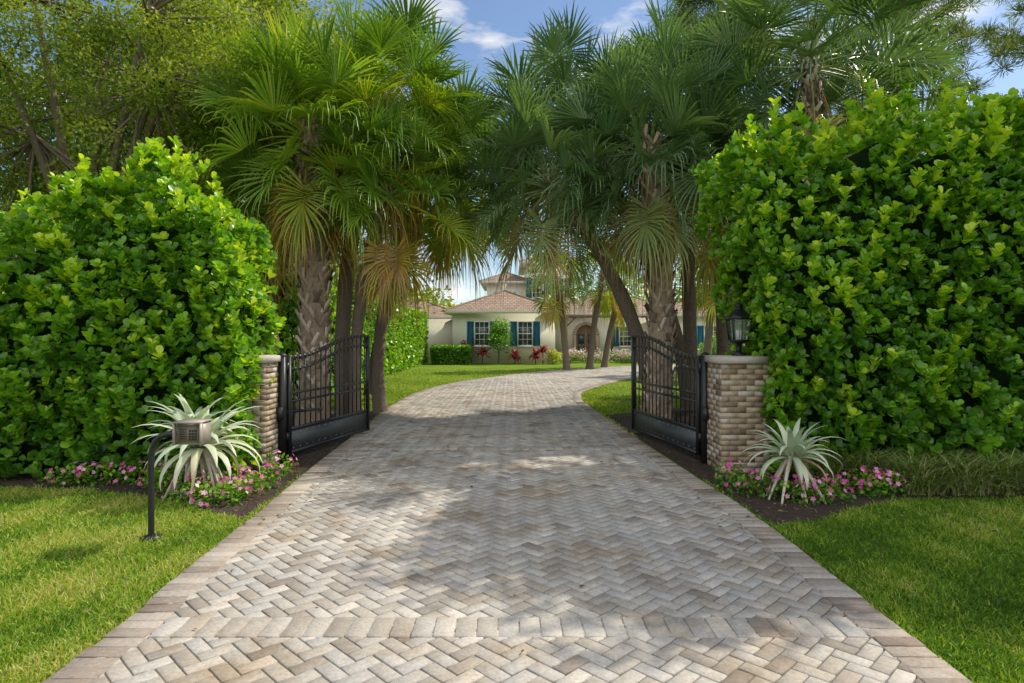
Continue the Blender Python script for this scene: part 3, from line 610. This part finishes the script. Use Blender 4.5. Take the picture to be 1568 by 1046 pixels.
def gate(hx,hy,fx,fy):
    e=empty('iron_driveway_gate'); G=Geo(); p=np.array([hx,hy]);q=np.array([fx,fy]); L=np.linalg.norm(q-p); d=(q-p)/L
    def at(s,z): return (p[0]+d[0]*s,p[1]+d[1]*s,z)
    def top(s):
        t=s/L; return 1.5+.30*(.5-.5*math.cos(math.pi*min(1,max(0,(t-.05)/.8)))) 
    nr=(d[1],-d[0],0)
    z0=.1
    beam(G,at(.02,z0),at(.02,top(0)),.05,.06,up=nr); beam(G,at(L-.025,z0),at(L-.025,top(L)+.0),.05,.06,up=nr)
    ss=np.linspace(0,L,22)
    for off,th_ in ((0,.05),(-.17,.03)):
        pts=[at(s,top(s)+off) for s in ss]
        for a_,b_ in zip(pts[:-1],pts[1:]): beam(G,a_,b_,.045,th_,up=(0,0,1))
    for z,t_ in ((z0+.02,.05),(z0+.36,.04),(.86,.03),(.98,.03)): beam(G,at(.04,z),at(L-.05,z),.04,t_)
    n=17
    for k in range(1,n):
        s=L*k/n; beam(G,at(s,z0+.37),at(s,top(s)-.0),.014,.014,up=nr)
    G.obj('frame_and_bars',M_iron,e)
    G=Geo(); beam(G,at(.04,z0+.19),at(L-.05,z0+.19),.012,.32)
    for k in range(14):
        for z in (z0+.08,z0+.30):
            s=.12+(L-.24)*k/13
            for sg in (-1,1):
                c_=np.array(at(s,z))+np.array(nr)*.012*sg; V=[c_+np.array([d[0]*a_,d[1]*a_,b_]) for a_,b_ in ((.013,0),(0,.013),(-.013,0),(0,-.013))]+[c_+np.array(nr)*.01*sg]
                G.add(V,[[0,1,4],[1,2,4],[2,3,4],[3,0,4]],.5,1)
    G.obj('bottom_panel',[M_steelp,M_boxp],e)
    G=Geo(); sx=-1 if hx<0 else 1; px,py=hx+sx*.05,hy-.1
    box(G,px-.05,px+.05,py-.05,py+.05,0,1.52); lathe(G,(px,py,1.52),[(.08,0),(.08,.02),(.03,.05),(0,.06)],4,.5,0,math.pi/4)
    for z in (.3,1.3): lathe(G,(hx,hy-.03,z),[(0,0),(.03,0),(.03,.12),(0,.12)],8)
    box(G,px-.06,px+.04,py-.12,py-.052,.62,.8); 
    beam(G,(px,py,.72),at(.9,.66),.03,.045)
    G.obj('hinge_post',M_iron,e)
gate(-3.22,9.0,-2.62,11.4); gate(2.68,8.95,2.22,11.5)

# ------------------------------------------------------------------ intercom
e=empty('intercom_post'); G=Geo(); X,Y=-3.2,5.55
pts=[(X,Y,0),(X,Y,.4),(X,Y,.72),(X+.008,Y,.80),(X+.035,Y,.87),(X+.085,Y,.915),(X+.15,Y,.935),(X+.27,Y,.94)]
tube(G,pts,.026,10); lathe(G,(X,Y,0),[(.085,.0),(.085,.03),(.03,.04)],12); G.obj('gooseneck_pole',M_iron,e,True)
G=Geo(); bx0,bx1=X+.26,X+.48
box(G,bx0,bx1,Y-.06,Y+.10,.85,1.04); box(G,bx0-.012,bx1+.012,Y-.11,Y+.112,1.042,1.055); box(G,bx0-.012,bx0-.002,Y-.11,Y-.062,.85,1.041);box(G,bx1+.002,bx1+.012,Y-.11,Y-.062,.85,1.041)
G.obj('box',M_boxp,e)
G=Geo(); box(G,bx0+.02,bx1-.02,Y-.066,Y-.061,.87,1.02)
G.obj('face_plate',M_bronze,e)
G=Geo()
for i in range(3):
    for j in range(4): box(G,bx0+.11+i*.025,bx0+.127+i*.025,Y-.072,Y-.067,.89+j*.025,.907+j*.025)
for j in range(5): box(G,bx0+.035,bx0+.09,Y-.071,Y-.0665,.9+j*.02,.906+j*.02)
G.obj('keypad',M_iron,e)

# ------------------------------------------------------------------ silver bromeliads
M_boot2=rndmat('dried_root',[(0,(.36,.31,.24)),(1,(.62,.57,.48))],.9,25,.5,.01)
def bromeliad(x,y,zc,rad,n):
    e=empty('silver_bromeliad'); G=Geo(); K=9
    for k in range(n):
        u=(k+.5)/n; az=k*2.39996+R.normal(0,.1); el0=math.radians(80-75*u)+R.normal(0,.08); L=rad*R.uniform(1.0,1.25)
        s=np.linspace(0,1,K); el=el0-(1.0+.9*u)*s**1.6; hd=np.array([math.cos(az),math.sin(az),0])
        dr=hd[None]*np.cos(el)[:,None]+np.array([0,0,1.])*np.sin(el)[:,None]
        P=np.array([x,y,zc])+hd*.03+np.vstack([[0,0,0],np.cumsum(dr[1:]*L/(K-1),0)])
        sd=np.array([-hd[1],hd[0],0]); upv=np.cross(dr,sd)*-1; wd=.042*rad/.6*np.array([1.1,1.2,1.15,1.05,.95,.8,.6,.35,.03])
        V=np.stack([P-sd*wd[:,None]-upv*-.35*wd[:,None],P,P+sd*wd[:,None]-upv*-.35*wd[:,None]],1)
        i=np.arange(K-1)[:,None]; j=np.arange(2)[None]; b_=i*3+j; F=np.stack([b_,b_+1,b_+4,b_+3],-1).reshape(-1,4)
        G.add(V.reshape(-1,3),F,np.clip(.4+.4*u+R.normal(0,.12)+.1*np.repeat(s,3)**3,0,1))
    G.obj('leaves',M_agave,e,True)
    G=Geo()
    for k in range(9):
        az=k*.7+R.normal(0,.2); f=R.uniform(.22,.42); tube(G,bez((x,y,zc+.05),(x+math.cos(az)*f*.5,y+math.sin(az)*f*.5,zc*.75),(x+math.cos(az)*f,y+math.sin(az)*f,0),7),np.linspace(.03,.012,7),5,R.uniform(.6,1))
    G.obj('stilt_roots',M_boot2,e,True)
bromeliad(-3.5,7.05,.55,.66,46); bromeliad(-3.72,7.3,.68,.5,30)
bromeliad(3.13,7.0,.45,.5,40)

# ------------------------------------------------------------------ vinca
pet=[];pf=[]
for k in range(5):
    a=k*2*math.pi/5; c_,s_=math.cos(a),math.sin(a); o=len(pet)
    for px,py in ((.08,0),(.6,-.36),(1,-.22),(1,.22),(.6,.36)): pet.append([px*c_-py*s_,px*s_+py*c_,.06 if px>.9 else 0]); 
    pf.append([o,o+1,o+2,o+3,o+4])
pet=np.array(pet);pf=np.array(pf); vr=np.tile([.25,0,-.0,0,0],5)
def vinca(C,nl=150,nf=15):
    G=Geo(); C=np.array(C,float); C=np.c_[C,np.full(len(C),.1)]
    leafclumps(G,C,.2,nl,.055,.45,.75)
    P=np.repeat(C,nf,0); n=len(P); o=nrm(R.normal(0,1,(n,3))+[0,-.4,.6]); P=P+o*[.2,.2,.16]+[0,0,.03]; P[:,2]=np.maximum(P[:,2],.05)
    d=nrm(o+R.normal(0,.35,(n,3))+[0,-.3,.3])
    X_=nrm(np.cross(d,R.normal(0,1,(n,3)))); Y_=np.cross(d,X_)
    inst(G,pet,pf,np.stack([X_,Y_,d],-1)*R.uniform(.021,.029,n)[:,None,None],P,np.clip(R.choice([.1,.35,.6,.8],n),0,1)*.95,1,vr); G.obj('vinca_flowers',[M_clusia,M_petal])
vl=[(-5.3+i*.25+R.normal(0,.05),7.55-.02*i+R.normal(0,.08)) for i in range(8)]+[(-3.75,6.95),(-3.45,6.75),(-3.2,6.62),(-3.0,6.75),(-2.95,7.0),(-3.1,7.05),(-3.2,7.3),(-2.95,7.4),(-2.98,7.85),(-3.02,8.2)]
vinca(vl); vinca([(2.58,7.3),(2.75,7.05),(2.95,7.15),(2.68,7.7),(3.05,6.85)]); vinca([(3.25,6.75),(3.5,6.85),(3.35,6.95)]); vinca([(3.95,7.15),(4.15,7.3),(4.05,7.0),(4.3,7.15)])

# ------------------------------------------------------------------ light, sky, camera
az=math.atan2(.88,.47); el=math.radians(47)
sd=Vector((math.sin(az)*math.cos(el),math.cos(az)*math.cos(el),math.sin(el)))
l=bpy.data.lights.new('sun','SUN'); l.energy=5; l.angle=math.radians(.5); l.color=(1,.91,.76)
lo=bpy.data.objects.new('sun',l); lo.rotation_euler=sd.to_track_quat('Z','Y').to_euler(); scene.collection.objects.link(lo)
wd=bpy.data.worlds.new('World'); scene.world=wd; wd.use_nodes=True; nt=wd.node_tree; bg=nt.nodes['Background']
sk=nt.nodes.new('ShaderNodeTexSky'); sk.sky_type='NISHITA'; sk.sun_disc=False; sk.sun_elevation=el; sk.sun_rotation=az; sk.dust_density=.4; sk.ozone_density=2.5
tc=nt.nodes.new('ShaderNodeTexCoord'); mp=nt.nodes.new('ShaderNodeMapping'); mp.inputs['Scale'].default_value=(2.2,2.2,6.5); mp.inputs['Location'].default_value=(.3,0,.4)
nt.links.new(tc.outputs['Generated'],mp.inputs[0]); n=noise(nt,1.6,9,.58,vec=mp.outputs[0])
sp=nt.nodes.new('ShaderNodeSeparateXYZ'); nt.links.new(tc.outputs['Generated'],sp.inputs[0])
mr=nt.nodes.new('ShaderNodeMapRange'); mr.inputs['From Min'].default_value=.25; mr.inputs['From Max'].default_value=-.45; mr.inputs['To Min'].default_value=0; mr.inputs['To Max'].default_value=.2  # extra cloud cover added behind the camera as fill light
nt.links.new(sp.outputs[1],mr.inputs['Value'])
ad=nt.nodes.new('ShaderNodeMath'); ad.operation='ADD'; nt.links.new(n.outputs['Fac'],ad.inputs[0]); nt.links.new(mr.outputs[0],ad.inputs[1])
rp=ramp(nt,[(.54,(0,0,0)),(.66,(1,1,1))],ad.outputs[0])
mr2=nt.nodes.new('ShaderNodeMapRange'); mr2.inputs['From Min'].default_value=.25; mr2.inputs['From Max'].default_value=-.45; mr2.inputs['To Min'].default_value=6.8; mr2.inputs['To Max'].default_value=8.8  # unseen clouds behind the camera made brighter to strengthen the fill
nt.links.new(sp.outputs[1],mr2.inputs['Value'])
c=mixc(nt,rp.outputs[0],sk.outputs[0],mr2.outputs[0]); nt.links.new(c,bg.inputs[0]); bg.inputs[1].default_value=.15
cam=bpy.data.cameras.new('camera'); co=bpy.data.objects.new('camera',cam); scene.collection.objects.link(co)
cam.lens=22; cam.sensor_width=36; cam.clip_end=2000; cam.shift_y=-.005; co.location=(0,0,1.8); co.rotation_euler=(math.radians(90),0,0); scene.camera=co
